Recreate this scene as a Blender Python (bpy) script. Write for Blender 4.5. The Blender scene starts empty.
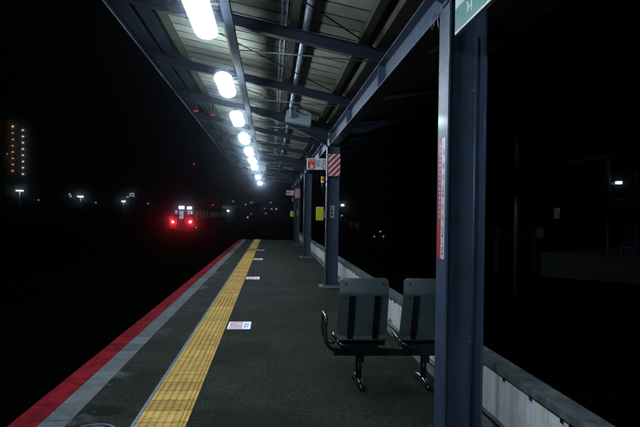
import bpy, bmesh, math, random
from mathutils import Vector, Matrix
random.seed(7)
R = math.radians
SC = bpy.context.scene
C = SC.collection

# ------------------------------------------------------------------ camera
F = 660.0                       # focal length in photo pixels (640 wide)
YAW = math.atan(49 / F); PITCH = 0.0020; ROLL = 0.016
H = 1.6
cd = bpy.data.cameras.new('camera'); cam = bpy.data.objects.new('camera', cd); C.objects.link(cam)
cd.sensor_width = 36.0; cd.lens = F / 640 * 36.0; cd.clip_start = 0.05; cd.clip_end = 3000
fwd = Vector((math.sin(YAW) * math.cos(PITCH), math.cos(YAW) * math.cos(PITCH), math.sin(PITCH)))
right = Vector((math.cos(YAW), -math.sin(YAW), 0)); up = right.cross(fwd)
cr, sr = math.cos(ROLL), math.sin(ROLL)
R2 = right * cr + up * sr; U2 = up * cr - right * sr
cam.matrix_world = Matrix(((R2.x, U2.x, -fwd.x, 0), (R2.y, U2.y, -fwd.y, 0), (R2.z, U2.z, -fwd.z, H), (0, 0, 0, 1)))
SC.camera = cam
O = Vector((0, 0, H))

def at(px, py, Y=None, z=None):
    """photo pixel (640 x 427) to the point of the place at depth Y, or at height z"""
    d = fwd + R2 * ((px - 320) / F) - U2 * ((py - 213.5) / F)
    t = Y / d.y if Y is not None else (z - H) / d.z
    return O + d * t

# ------------------------------------------------------------------ world, sun, exposure
W = bpy.data.worlds.new('World'); SC.world = W; W.use_nodes = True
wn = W.node_tree.nodes; wl = W.node_tree.links
sky = wn.new('ShaderNodeTexSky'); sky.sky_type = 'NISHITA'; sky.sun_disc = False
sky.sun_elevation = R(2); sky.sun_rotation = R(200)
bg = wn['Background']; bg.inputs['Strength'].default_value = 0.00004
wl.new(sky.outputs[0], bg.inputs['Color'])
sd = bpy.data.lights.new('moon', 'SUN'); sd.energy = 0.0006; sd.angle = R(0.5); sd.color = (.75, .85, 1)
so = bpy.data.objects.new('moon', sd); C.objects.link(so); so.rotation_euler = (R(50), 0, R(-40))
SC.view_settings.view_transform = 'Standard'; SC.view_settings.look = 'None'
SC.view_settings.exposure = 0.0; SC.view_settings.gamma = 1.0
SC.view_settings.use_curve_mapping = False
cy = SC.cycles
cy.max_bounces = 6; cy.diffuse_bounces = 3; cy.glossy_bounces = 3; cy.volume_bounces = 0
cy.use_denoising = True; cy.denoising_prefilter = 'FAST'; cy.sample_clamp_indirect = 4.0; cy.caustics_reflective = False
LAMP_L = 72.0
LAMP_COL = (0.74, 0.88, 1.0)

# ------------------------------------------------------------------ materials
def mat(name):
    m = bpy.data.materials.new(name); m.use_nodes = True
    return m, m.node_tree.nodes, m.node_tree.links, m.node_tree.nodes['Principled BSDF']

def N(nt, t, **kw):
    n = nt.new(t)
    for k, v in kw.items():
        if k in n.inputs: n.inputs[k].default_value = v
        else: setattr(n, k, v)
    return n

def surf(name, col, rough=.6, metal=0.0, var=.25, scale=6.0, bump=.15, bscale=80, streak=0.0, spec=.5, col2=None, coat=0.0, chips=False):
    """painted / mineral surface with blotches, fine grain and optional vertical streaks of dirt"""
    m, ns, ls, b = mat(name)
    geo = ns.new('ShaderNodeNewGeometry')
    n1 = N(ns, 'ShaderNodeTexNoise', Scale=scale, Detail=7.0, Roughness=.65)
    ls.new(geo.outputs['Position'], n1.inputs['Vector'])
    mx = ns.new('ShaderNodeMix'); mx.data_type = 'RGBA'
    c2 = col2 or tuple(c * (1 - var) for c in col)
    mx.inputs[6].default_value = (*[min(1, c * (1 + var * .6)) for c in col], 1)
    mx.inputs[7].default_value = (*c2, 1)
    rp = ns.new('ShaderNodeValToRGB'); rp.color_ramp.elements[0].position = .38; rp.color_ramp.elements[1].position = .66
    ls.new(n1.outputs['Fac'], rp.inputs[0]); ls.new(rp.outputs[0], mx.inputs[0])
    out = mx.outputs[2]
    if streak:
        mp = ns.new('ShaderNodeMapping'); mp.inputs['Scale'].default_value = (26, 26, 1.3)
        ls.new(geo.outputs['Position'], mp.inputs[0])
        n3 = N(ns, 'ShaderNodeTexNoise', Scale=1.0, Detail=5.0); ls.new(mp.outputs[0], n3.inputs['Vector'])
        r3 = ns.new('ShaderNodeValToRGB'); r3.color_ramp.elements[0].position = .5; r3.color_ramp.elements[1].position = .75
        ls.new(n3.outputs['Fac'], r3.inputs[0])
        ml = ns.new('ShaderNodeMath'); ml.operation = 'MULTIPLY'; ml.inputs[1].default_value = streak
        ls.new(r3.outputs[0], ml.inputs[0])
        m3 = ns.new('ShaderNodeMix'); m3.data_type = 'RGBA'
        ls.new(ml.outputs[0], m3.inputs[0]); ls.new(out, m3.inputs[6]); m3.inputs[7].default_value = (*[c * .3 for c in col], 1)
        out = m3.outputs[2]
    if chips:
        n4 = N(ns, 'ShaderNodeTexNoise', Scale=17.0, Detail=5.0, Roughness=.6); ls.new(geo.outputs['Position'], n4.inputs['Vector'])
        r4 = ns.new('ShaderNodeMapRange'); r4.inputs[1].default_value = .675; r4.inputs[2].default_value = .70; ls.new(n4.outputs['Fac'], r4.inputs[0])
        m4 = ns.new('ShaderNodeMix'); m4.data_type = 'RGBA'; ls.new(r4.outputs[0], m4.inputs[0]); ls.new(out, m4.inputs[6]); m4.inputs[7].default_value = (.045, .022, .012, 1); out = m4.outputs[2]
        b.inputs['Coat Roughness'].default_value = .11
    ls.new(out, b.inputs['Base Color'])
    n2 = N(ns, 'ShaderNodeTexNoise', Scale=bscale, Detail=3.0); ls.new(geo.outputs['Position'], n2.inputs['Vector'])
    bp = N(ns, 'ShaderNodeBump', Strength=bump, Distance=.01); ls.new(n2.outputs['Fac'], bp.inputs['Height'])
    ls.new(bp.outputs[0], b.inputs['Normal'])
    ad = ns.new('ShaderNodeMapRange'); ad.inputs[3].default_value = max(.05, rough - .1); ad.inputs[4].default_value = min(1, rough + .12)
    ls.new(n1.outputs['Fac'], ad.inputs[0]); ls.new(ad.outputs[0], b.inputs['Roughness'])
    b.inputs['Metallic'].default_value = metal
    b.inputs['Specular IOR Level'].default_value = spec
    b.inputs['Coat Weight'].default_value = coat
    return m

def glow(name, col, s, sample=True):
    m, ns, ls, b = mat(name)
    b.inputs['Base Color'].default_value = (.05, .05, .05, 1)
    b.inputs['Emission Color'].default_value = (*col, 1); b.inputs['Emission Strength'].default_value = s
    if not sample: m.cycles.emission_sampling = 'NONE'
    return m

M = {}
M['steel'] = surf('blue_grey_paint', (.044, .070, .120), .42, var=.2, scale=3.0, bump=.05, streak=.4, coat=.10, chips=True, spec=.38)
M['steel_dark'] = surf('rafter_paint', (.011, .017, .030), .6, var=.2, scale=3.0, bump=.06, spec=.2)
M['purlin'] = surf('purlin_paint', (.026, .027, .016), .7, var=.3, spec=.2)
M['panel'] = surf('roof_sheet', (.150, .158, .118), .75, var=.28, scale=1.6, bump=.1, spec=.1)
M['galv'] = surf('galvanised', (.19, .23, .29), .42, metal=.5, var=.3, scale=14)
M['fascia'] = surf('fascia_paint', (.007, .011, .017), .75, var=.25, scale=2.5, spec=.03)
M['black'] = surf('black_paint', (.006, .006, .007), .28, var=.2)
M['tube'] = surf('black_gloss_tube', (.012, .012, .014), .16, var=.1, coat=.6)
M['seat'] = surf('seat_grey', (.066, .094, .108), .45, var=.12, scale=9, bump=.05)
M['white'] = surf('white_enamel', (.62, .65, .70), .4, var=.08, scale=9, bump=.03)
M['red'] = surf('red_print', (.52, .022, .030), .45, var=.12, scale=12, bump=.03)
M['green'] = surf('green_print', (.045, .23, .20), .4, var=.06, bump=.02)
M['blue'] = surf('blue_print', (.06, .12, .45), .45, var=.15, bump=.02)
M['pink'] = surf('pink_print', (.62, .16, .24), .5, var=.25, scale=40, bump=.02)
M['ink'] = surf('dark_ink', (.02, .03, .08), .5, var=.1, bump=.02)
M['yellowbox'] = surf('yellow_enamel', (.55, .47, .02), .45, var=.1, bump=.03)
M['orange'] = surf('orange_plastic', (.75, .24, .02), .35, var=.1, bump=.02)
M['conc'] = surf('concrete', (.22, .225, .21), .8, var=.35, scale=5, bump=.4, bscale=60)
M['conc_dark'] = surf('old_concrete', (.045, .052, .042), .85, var=.4, scale=4, bump=.4, streak=.4)
M['cap'] = surf('cap_weathered', (.075, .095, .10), .8, var=.7, scale=7, bump=.3)
M['wallpanel'] = surf('wall_sheet', (.64, .69, .76), .55, var=.2, scale=4, bump=.08, streak=.45, col2=(.56, .58, .48))
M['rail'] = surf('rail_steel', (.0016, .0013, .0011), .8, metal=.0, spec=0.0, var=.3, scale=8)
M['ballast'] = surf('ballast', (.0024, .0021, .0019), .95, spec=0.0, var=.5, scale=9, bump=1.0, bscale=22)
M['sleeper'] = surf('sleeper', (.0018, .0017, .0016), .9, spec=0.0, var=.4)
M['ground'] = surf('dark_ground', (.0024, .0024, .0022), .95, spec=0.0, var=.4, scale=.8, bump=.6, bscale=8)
M['trainbody'] = surf('train_body', (.02, .022, .024), .5, metal=.3, var=.1, scale=2, bump=.02)
M['building'] = surf('far_facade', (.05, .05, .055), .8, var=.2, scale=.4)
M['mesh_metal'] = surf('dull_green_post', (.022, .04, .027), .5, var=.2)
M['bluerail'] = surf('blue_rail_paint', (.025, .042, .08), .5, var=.2)
M['tubelight'] = glow('fluorescent_tube', LAMP_COL, LAMP_L)
M['tail'] = glow('tail_lamp', (1, .03, .04), 420)
M['tube_off'] = surf('unlit_tube', (.35, .38, .42), .4, var=.05, bump=0)

def asphalt():
    m, ns, ls, b = mat('platform_asphalt')
    geo = ns.new('ShaderNodeNewGeometry')
    big = N(ns, 'ShaderNodeTexNoise', Scale=1.1, Detail=10.0, Roughness=.72); ls.new(geo.outputs[0], big.inputs['Vector'])
    fine = N(ns, 'ShaderNodeTexNoise', Scale=30.0, Detail=6.0, Roughness=.85); ls.new(geo.outputs[0], fine.inputs['Vector'])
    vor = N(ns, 'ShaderNodeTexVoronoi', Scale=70.0); ls.new(geo.outputs[0], vor.inputs['Vector'])
    r = ns.new('ShaderNodeValToRGB'); e = r.color_ramp.elements
    e[0].position = .36; e[0].color = (.0115, .0140, .0100, 1); e[1].position = .64; e[1].color = (.044, .049, .039, 1)
    ls.new(big.outputs['Fac'], r.inputs[0])
    r2 = ns.new('ShaderNodeValToRGB'); e = r2.color_ramp.elements
    e[0].position = .40; e[0].color = (.15, .15, .15, 1); e[1].position = .62; e[1].color = (1.9, 1.9, 1.9, 1)
    ls.new(fine.outputs['Fac'], r2.inputs[0])
    mu = ns.new('ShaderNodeMix'); mu.data_type = 'RGBA'; mu.blend_type = 'MULTIPLY'; mu.inputs[0].default_value = 1
    ls.new(r.outputs[0], mu.inputs[6]); ls.new(r2.outputs[0], mu.inputs[7])
    # pale aggregate chips
    wn_ = N(ns, 'ShaderNodeTexVoronoi', Scale=34.0); ls.new(geo.outputs[0], wn_.inputs['Vector'])
    sep = ns.new('ShaderNodeSeparateColor'); ls.new(wn_.outputs['Color'], sep.inputs[0])
    g1 = ns.new('ShaderNodeMath'); g1.operation = 'GREATER_THAN'; g1.inputs[1].default_value = .90; ls.new(sep.outputs[0], g1.inputs[0])
    g2 = ns.new('ShaderNodeMath'); g2.operation = 'LESS_THAN'; g2.inputs[1].default_value = .26; ls.new(wn_.outputs['Distance'], g2.inputs[0])
    g3 = ns.new('ShaderNodeMath'); g3.operation = 'MULTIPLY'; ls.new(g1.outputs[0], g3.inputs[0]); ls.new(g2.outputs[0], g3.inputs[1])
    m2 = ns.new('ShaderNodeMix'); m2.data_type = 'RGBA'; ls.new(g3.outputs[0], m2.inputs[0]); ls.new(mu.outputs[2], m2.inputs[6])
    m2.inputs[7].default_value = (.105, .115, .11, 1)
    gv = N(ns, 'ShaderNodeTexVoronoi', Scale=2.6); ls.new(geo.outputs[0], gv.inputs['Vector'])
    gs = ns.new('ShaderNodeSeparateColor'); ls.new(gv.outputs['Color'], gs.inputs[0])
    ga = ns.new('ShaderNodeMath'); ga.operation = 'MULTIPLY'; ga.inputs[1].default_value = .085; ls.new(gs.outputs[1], ga.inputs[0])
    gb = ns.new('ShaderNodeMath'); gb.operation = 'LESS_THAN'; ls.new(gv.outputs['Distance'], gb.inputs[0]); ls.new(ga.outputs[0], gb.inputs[1])
    gm_ = ns.new('ShaderNodeMix'); gm_.data_type = 'RGBA'; ls.new(gb.outputs[0], gm_.inputs[0]); ls.new(m2.outputs[2], gm_.inputs[6]); gm_.inputs[7].default_value = (.009, .010, .009, 1)
    pb = ns.new('ShaderNodeTexBrick'); pb.inputs['Scale'].default_value = .42; pb.inputs['Mortar Size'].default_value = .004; pb.inputs['Bias'].default_value = 0
    pb.inputs['Color1'].default_value = (.80, .80, .80, 1); pb.inputs['Color2'].default_value = (1.12, 1.12, 1.12, 1); pb.inputs['Mortar'].default_value = (.75, .75, .75, 1)
    ls.new(geo.outputs[0], pb.inputs['Vector'])
    pm = ns.new('ShaderNodeMix'); pm.data_type = 'RGBA'; pm.blend_type = 'MULTIPLY'; pm.inputs[0].default_value = 1; ls.new(gm_.outputs[2], pm.inputs[6]); ls.new(pb.outputs['Color'], pm.inputs[7])
    m2 = pm
    # oval oily stain beside the drain cover, mossy edge line along the kerb blocks
    st = ns.new('ShaderNodeVectorMath'); st.operation = 'SUBTRACT'; ls.new(geo.outputs[0], st.inputs[0])
    st.inputs[1].default_value = STAIN
    sc_ = ns.new('ShaderNodeVectorMath'); sc_.operation = 'MULTIPLY'; ls.new(st.outputs[0], sc_.inputs[0]); sc_.inputs[1].default_value = (1 / .17, 1 / .15, 0)
    ln = ns.new('ShaderNodeVectorMath'); ln.operation = 'LENGTH'; ls.new(sc_.outputs[0], ln.inputs[0])
    nz = N(ns, 'ShaderNodeTexNoise', Scale=14.0); ls.new(geo.outputs[0], nz.inputs['Vector'])
    ad = ns.new('ShaderNodeMath'); ad.operation = 'ADD'; ls.new(ln.outputs['Value'], ad.inputs[0]); ls.new(nz.outputs['Fac'], ad.inputs[1])
    mr = ns.new('ShaderNodeMapRange'); mr.inputs[1].default_value = 1.28; mr.inputs[2].default_value = 1.55; mr.inputs[3].default_value = .88; mr.inputs[4].default_value = 0
    ls.new(ad.outputs[0], mr.inputs[0])
    m3 = ns.new('ShaderNodeMix'); m3.data_type = 'RGBA'; ls.new(mr.outputs[0], m3.inputs[0]); ls.new(m2.outputs[2], m3.inputs[6])
    m3.inputs[7].default_value = (.008, .010, .009, 1)
    sp3 = ns.new('ShaderNodeSeparateXYZ'); ls.new(geo.outputs[0], sp3.inputs[0])
    e1 = ns.new('ShaderNodeMapRange'); e1.inputs[1].default_value = -1.50; e1.inputs[2].default_value = -1.28; e1.inputs[3].default_value = 1; e1.inputs[4].default_value = 0; ls.new(sp3.outputs['X'], e1.inputs[0])
    n5 = N(ns, 'ShaderNodeTexNoise', Scale=1.7, Detail=8.0, Roughness=.7); ls.new(geo.outputs[0], n5.inputs['Vector'])
    e2 = ns.new('ShaderNodeMapRange'); e2.inputs[1].default_value = .53; e2.inputs[2].default_value = .60; ls.new(n5.outputs['Fac'], e2.inputs[0])
    e3 = ns.new('ShaderNodeMath'); e3.operation = 'MULTIPLY'; ls.new(e1.outputs[0], e3.inputs[0]); ls.new(e2.outputs[0], e3.inputs[1])
    m4 = ns.new('ShaderNodeMix'); m4.data_type = 'RGBA'; ls.new(e3.outputs[0], m4.inputs[0]); ls.new(m3.outputs[2], m4.inputs[6]); m4.inputs[7].default_value = (.12, .13, .135, 1)
    ls.new(m4.outputs[2], b.inputs['Base Color'])
    bp = N(ns, 'ShaderNodeBump', Strength=.55, Distance=.006); ls.new(vor.outputs['Distance'], bp.inputs['Height'])
    bp2 = N(ns, 'ShaderNodeBump', Strength=.8, Distance=.02); ls.new(fine.outputs['Fac'], bp2.inputs['Height']); ls.new(bp.outputs[0], bp2.inputs['Normal'])
    ls.new(bp2.outputs[0], b.inputs['Normal'])
    mr2 = ns.new('ShaderNodeMapRange'); mr2.inputs[3].default_value = .62; mr2.inputs[4].default_value = .95
    ls.new(big.outputs['Fac'], mr2.inputs[0]); ls.new(mr2.outputs[0], b.inputs['Roughness']); b.inputs['Specular IOR Level'].default_value = .06
    return m

def blocks(name, col, pitch, groove=0.0, dirt=.5):
    """per block tone, dirt blotches and optional grooves running along the platform"""
    m, ns, ls, b = mat(name)
    geo = ns.new('ShaderNodeNewGeometry'); sx = ns.new('ShaderNodeSeparateXYZ'); ls.new(geo.outputs[0], sx.inputs[0])
    dv = ns.new('ShaderNodeMath'); dv.operation = 'DIVIDE'; dv.inputs[1].default_value = pitch; ls.new(sx.outputs['Y'], dv.inputs[0])
    fl = ns.new('ShaderNodeMath'); fl.operation = 'FLOOR'; ls.new(dv.outputs[0], fl.inputs[0])
    wn_ = ns.new('ShaderNodeTexWhiteNoise'); wn_.noise_dimensions = '1D'; ls.new(fl.outputs[0], wn_.inputs['W'])
    mr = ns.new('ShaderNodeMapRange'); mr.inputs[3].default_value = .78; mr.inputs[4].default_value = 1.12; ls.new(wn_.outputs[0], mr.inputs[0])
    n1 = N(ns, 'ShaderNodeTexNoise', Scale=7.0, Detail=8.0, Roughness=.7); ls.new(geo.outputs[0], n1.inputs['Vector'])
    r = ns.new('ShaderNodeValToRGB'); e = r.color_ramp.elements
    e[0].position = .3; e[0].color = (*[1 - dirt] * 3, 1); e[1].position = .62; e[1].color = (1, 1, 1, 1)
    ls.new(n1.outputs['Fac'], r.inputs[0])
    a = ns.new('ShaderNodeMix'); a.data_type = 'RGBA'; a.blend_type = 'MULTIPLY'; a.inputs[0].default_value = 1
    a.inputs[6].default_value = (*col, 1); ls.new(r.outputs[0], a.inputs[7])
    c = ns.new('ShaderNodeMix'); c.data_type = 'RGBA'; c.blend_type = 'MULTIPLY'; c.inputs[0].default_value = 1
    ls.new(a.outputs[2], c.inputs[6]); ls.new(mr.outputs[0], c.inputs[7])
    n2 = N(ns, 'ShaderNodeTexNoise', Scale=120.0, Detail=2.0); ls.new(geo.outputs[0], n2.inputs['Vector'])
    bp = N(ns, 'ShaderNodeBump', Strength=.25, Distance=.004); ls.new(n2.outputs['Fac'], bp.inputs['Height'])
    out = c.outputs[2]
    if groove:
        mu = ns.new('ShaderNodeMath'); mu.operation = 'MULTIPLY'; mu.inputs[1].default_value = 2 * math.pi / groove; ls.new(sx.outputs['X'], mu.inputs[0])
        si = ns.new('ShaderNodeMath'); si.operation = 'SINE'; ls.new(mu.outputs[0], si.inputs[0])
        b2 = N(ns, 'ShaderNodeBump', Strength=.9, Distance=.006); ls.new(si.outputs[0], b2.inputs['Height']); ls.new(bp.outputs[0], b2.inputs['Normal'])
        bp = b2
        g = ns.new('ShaderNodeMapRange'); g.inputs[1].default_value = -1; g.inputs[2].default_value = -.3; g.inputs[3].default_value = .66; g.inputs[4].default_value = 1
        ls.new(si.outputs[0], g.inputs[0])
        d = ns.new('ShaderNodeMix'); d.data_type = 'RGBA'; d.blend_type = 'MULTIPLY'; d.inputs[0].default_value = 1
        ls.new(out, d.inputs[6]); ls.new(g.outputs[0], d.inputs[7]); out = d.outputs[2]
    ls.new(out, b.inputs['Base Color']); ls.new(bp.outputs[0], b.inputs['Normal']); b.inputs['Roughness'].default_value = .85; b.inputs['Specular IOR Level'].default_value = .03
    return m

STAIN = tuple(at(105, 411, z=0))
M['asphalt'] = asphalt()
M['redblock'] = blocks('red_edge_paint', (.275, .014, .024), .43, 0, .65)
M['greyblock'] = blocks('grooved_grey_block', (.27, .30, .32), .43, .020, .45)
M['tactile'] = blocks('tactile_yellow', (.68, .465, .150), .30, 0, .35)
M['dome'] = blocks('tactile_dome', (.52, .27, .05), .30, 0, .3)
M['mortar'] = blocks('mortar_strip', (.24, .28, .34), .6, 0, .4)

# ------------------------------------------------------------------ mesh helpers
class MB:
    def __init__(s): s.bm = bmesh.new()
    def box(s, x0, x1, y0, y1, z0, z1, sh=None, bev=0.0):
        vs = [s.bm.verts.new((x, y, z)) for x in (x0, x1) for y in (y0, y1) for z in (z0, z1)]
        if sh:
            for v in vs: v.co.z += sh * v.co.x
        fs = [s.bm.faces.new([vs[i] for i in q]) for q in ((0, 1, 3, 2), (4, 6, 7, 5), (0, 4, 5, 1), (2, 3, 7, 6), (0, 2, 6, 4), (1, 5, 7, 3))]
        if bev:
            es = {e for f in fs for e in f.edges}
            bmesh.ops.bevel(s.bm, geom=list(es), offset=bev, segments=2, affect='EDGES', profile=.6)
        return s
    def obox(s, c, ax, ay, az):
        """box about a centre with half vectors"""
        c, ax, ay, az = map(Vector, (c, ax, ay, az))
        vs = [s.bm.verts.new(c + ax * i + ay * j + az * k) for i in (-1, 1) for j in (-1, 1) for k in (-1, 1)]
        for q in ((0, 1, 3, 2), (4, 6, 7, 5), (0, 4, 5, 1), (2, 3, 7, 6), (0, 2, 6, 4), (1, 5, 7, 3)): s.bm.faces.new([vs[i] for i in q])
        return s
    def tube(s, pts, r, n=10, closed_ends=True):
        pts = [Vector(p) for p in pts]; rings = []
        rr = r if isinstance(r, (list, tuple)) else [r] * len(pts)
        prev = None
        for i, p in enumerate(pts):
            d = (pts[min(i + 1, len(pts) - 1)] - pts[max(i - 1, 0)]).normalized()
            if prev is None:
                a = d.orthogonal().normalized()
            else:
                a = (prev - d * prev.dot(d)).normalized()
            prev = a; b = d.cross(a)
            rings.append([s.bm.verts.new(p + (a * math.cos(2 * math.pi * k / n) + b * math.sin(2 * math.pi * k / n)) * rr[i]) for k in range(n)])
        for i in range(len(rings) - 1):
            for k in range(n):
                f = s.bm.faces.new((rings[i][k], rings[i][(k + 1) % n], rings[i + 1][(k + 1) % n], rings[i + 1][k])); f.smooth = True
        if closed_ends:
            s.bm.faces.new(rings[0][::-1]); s.bm.faces.new(rings[-1])
        return s
    def prism(s, poly, axis, a0, a1):
        """extrude a 2D polygon along axis 'x','y' or 'z'"""
        def P(u, v, w): return {'x': (w, u, v), 'y': (u, w, v), 'z': (u, v, w)}[axis]
        A = [s.bm.verts.new(P(u, v, a0)) for u, v in poly]; B = [s.bm.verts.new(P(u, v, a1)) for u, v in poly]
        n = len(poly)
        s.bm.faces.new(A); s.bm.faces.new(B[::-1])
        for i in range(n): s.bm.faces.new((A[i], B[i], B[(i + 1) % n], A[(i + 1) % n]))
        return s
    def ball(s, c, r, seg=10, sq=(1, 1, 1)):
        ret = bmesh.ops.create_uvsphere(s.bm, u_segments=seg, v_segments=max(5, seg // 2 + 1), radius=r)
        for v in ret['verts']: v.co = Vector((v.co.x * sq[0], v.co.y * sq[1], v.co.z * sq[2])) + Vector(c)
        return s
    def build(s, name, m, parent=None, mw=None):
        bmesh.ops.recalc_face_normals(s.bm, faces=s.bm.faces)
        me = bpy.data.meshes.new(name); s.bm.to_mesh(me); s.bm.free()
        o = bpy.data.objects.new(name, me); me.materials.append(M[m] if isinstance(m, str) else m)
        C.objects.link(o)
        if parent is not None: link(o, parent)
        return o

def wloc(p):
    v = p.location.copy()
    while p.parent: p = p.parent; v += p.location
    return v
def link(o, parent):
    """meshes are written in world coordinates: move the data into the parent's frame"""
    if o.type == 'MESH' and not o.get('local'):
        off = wloc(parent); o.data.transform(Matrix.Translation(-off))
    o.parent = parent

def tag(o, label=None, cat=None, group=None, kind=None):
    if label: o['label'] = label
    if cat: o['category'] = cat
    if group: o['group'] = group
    if kind: o['kind'] = kind
    return o
def thing(name, label, cat, loc=(0, 0, 0), group=None):
    o = bpy.data.objects.new(name, None); C.objects.link(o); o.location = loc; o.empty_display_size = .2
    return tag(o, label, cat, group)
def copy_tree(o, dy=(0, 0, 0), parent=None):
    c = o.copy(); C.objects.link(c); c.parent = parent
    if parent is None: c.location = Vector(o.location) + Vector(dy)
    for ch in list(o.children): copy_tree(ch, parent=c)
    return c
def structure(o): o['kind'] = 'structure'; return o

def text(name, body, size, m, parent, loc, rot, label=None):
    cu = bpy.data.curves.new(name, 'FONT'); cu.body = body; cu.size = size; cu.extrude = .0006; cu.align_x = 'CENTER'; cu.align_y = 'CENTER'
    cu.materials.append(M[m]); o = bpy.data.objects.new(name, cu); C.objects.link(o)
    bpy.context.view_layer.update()
    me = bpy.data.meshes.new_from_object(o); bpy.data.objects.remove(o)
    o = bpy.data.objects.new(name, me); C.objects.link(o)
    o.parent = parent; o.location = Vector(loc) - wloc(parent); o.rotation_euler = rot
    return o

# ------------------------------------------------------------------ ground, tracks, platform
Y0, Y1 = -7.0, 41.2
GZ = -1.12                       # ground level by the tracks
g = MB(); g.box(-900, 900, -60, 1500, GZ - .8, GZ); structure(g.build('ground', 'ground'))
EDGE = -1.92
p = MB(); p.box(-1.50, -1.024, Y0, Y1, -1.1, 0); p.box(-.612, 1.80, Y0, Y1, -1.1, 0); p.box(-1.024, -.612, Y0, Y1, -1.1, -.012)
structure(p.build('platform', 'asphalt'))
p = MB(); p.box(EDGE + .10, -1.50, Y0, Y1, -1.1, -.09); p.box(EDGE + .004, -1.503, Y0 + .01, Y1 - .01, -.0895, -.003); structure(p.build('platform_side_wall', 'conc_dark'))
BP = .43
a = MB(); b = MB()
k = math.floor(Y0 / BP)
while k * BP < Y1:
    y = k * BP; dz = random.uniform(-.0015, .0015); g_ = .007
    a.box(EDGE, -1.708, y + g_, y + BP - g_, -.0895, .002 + dz, bev=.004)
    b.box(-1.704, -1.503, y + g_, y + BP - g_, -.0895, .002 + dz, bev=.004)
    k += 1
structure(a.build('red_platform_edge', 'redblock')); structure(b.build('grey_platform_edge', 'greyblock'))
# yellow tactile strip: tiles with 5 rows of truncated domes and one guiding bar on the inner side
t = MB(); k = math.floor(Y0 / .3); XA, XB = -.99, -.612
while k * .3 < Y1:
    y = k * .3; t.box(XA, XB, y + .007, y + .293, -.012, .003 + random.uniform(-.001, .001))
    if 3.6 < y < 30:
        for i in range(5):
            for j in range(5):
                cx = XA + .032 + i * .059; cyy = y + .03 + j * .06; r0, r1, h = .0145, .009, .0055; n = 8 if y < 9 else 4
                A = [t.bm.verts.new((cx + r0 * math.cos(q * 2 * math.pi / n), cyy + r0 * math.sin(q * 2 * math.pi / n), .003)) for q in range(n)]
                B = [t.bm.verts.new((cx + r1 * math.cos(q * 2 * math.pi / n), cyy + r1 * math.sin(q * 2 * math.pi / n), .003 + h)) for q in range(n)]
                t.bm.faces.new(B).material_index = 1
                for q in range(n): t.bm.faces.new((A[q], A[(q + 1) % n], B[(q + 1) % n], B[q])).material_index = 1
    nf = len(t.bm.faces)
    for bx0 in (XB - .066, XB - .034): t.box(bx0, bx0 + .013, y + .012, y + .288, .003, .009)
    t.box(XA, XB, y - .0068, y + .0068, -.0118, .0012)
    t.bm.faces.ensure_lookup_table()
    for q_ in range(nf, nf + 12): t.bm.faces[q_].material_index = 1
    for q_ in range(nf + 12, nf + 18): t.bm.faces[q_].material_index = 2
    k += 1
to_ = structure(t.build('tactile_paving', 'tactile')); to_.data.materials.append(M['dome']); to_.data.materials.append(surf('dark_grout', (.030, .026, .018), .9, spec=.05))
t = MB(); t.box(-1.020, -.994, Y0, Y1, -.012, .0035); structure(t.build('mortar_strip', 'mortar'))

def track(x, y0, y1, nm):
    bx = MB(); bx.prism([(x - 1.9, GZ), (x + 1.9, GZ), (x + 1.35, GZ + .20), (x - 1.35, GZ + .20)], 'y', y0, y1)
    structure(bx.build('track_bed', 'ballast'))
    s = MB(); y = y0
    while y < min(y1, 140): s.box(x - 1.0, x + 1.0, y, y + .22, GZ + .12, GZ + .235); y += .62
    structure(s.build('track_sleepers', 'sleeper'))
    r = MB()
    for sx in (-.535, .535):
        X = x + sx
        r.prism([(X - .06, GZ + .235), (X + .06, GZ + .235), (X + .012, GZ + .27), (X + .012, GZ + .34), (X + .033, GZ + .352), (X + .033, GZ + .385), (X - .033, GZ + .385), (X - .033, GZ + .352), (X - .012, GZ + .34), (X - .012, GZ + .27)], 'y', y0, y1)
    structure(r.build('track_rails', 'rail'))
TX = at(181.5, 222, Y=80).x
for x in (-3.42, -7.15, TX): track(x, -8, 260, '')
for x in (4.6,): track(x, -8, 200, '')

# ------------------------------------------------------------------ canopy
SL = .20
def zb(x): return 1.6 + 1.88 + SL * (1.31 - x)       # underside of a rafter at x (left wing)
CX = 1.36                                             # column centre line
BZ0, BZ1 = 1.6 + 1.545, 1.6 + 1.836
COLY = [4.53 + 10.02 * i for i in range(-1, 4)]      # front face of each column
canopy = thing('platform_canopy', 'long steel platform canopy with blue grey columns, beam, rafters and corrugated roof', 'canopy', (CX, 0, 0))
RAFY = [4.62 + 3.34 * i for i in range(-3, 12)]
def col_part(y):
    c = MB(); w = .139; d = .268; tf = .016
    z0, z1 = .05, BZ0 - .003
    c.box(CX - w, CX - w + tf, y, y + d, z0, z1, bev=.003)
    c.box(CX + w - tf, CX + w, y, y + d, z0, z1, bev=.003)
    c.box(CX - w + tf, CX + w - tf, y + d / 2 - .005, y + d / 2 + .005, z0, z1)
    # fillets between web and flange
    for sx in (-1, 1):
        c.box(CX + sx * (w - tf - .007) - .007, CX + sx * (w - tf - .007) + .007, y + d / 2 - .014, y + d / 2 - .0052, z0, z1)
    # end plate at the head and stiffener
    o = c.build('column', 'steel', canopy)
    bpt = MB(); bpt.box(CX - w - .045, CX + w + .045, y - .04, y + d + .012, .03, .046, bev=.003)
    for sx in (-1, 1):
        for sy in (0, 1):
            bpt.tube([(CX + sx * (w + .024), y - .02 + sy * (d + .01), .045), (CX + sx * (w + .024), y - .02 + sy * (d + .01), .064)], .011, 6)
    bpt.build('base_plate', 'steel', o)
    gp = MB(); gp.box(CX - w - .13, CX + w + .075, y - .09, y + d + .03, -.01, .032, bev=.008); gp.build('grout_pad', 'conc', o)
    return o
for y in COLY: col_part(y)
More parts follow.
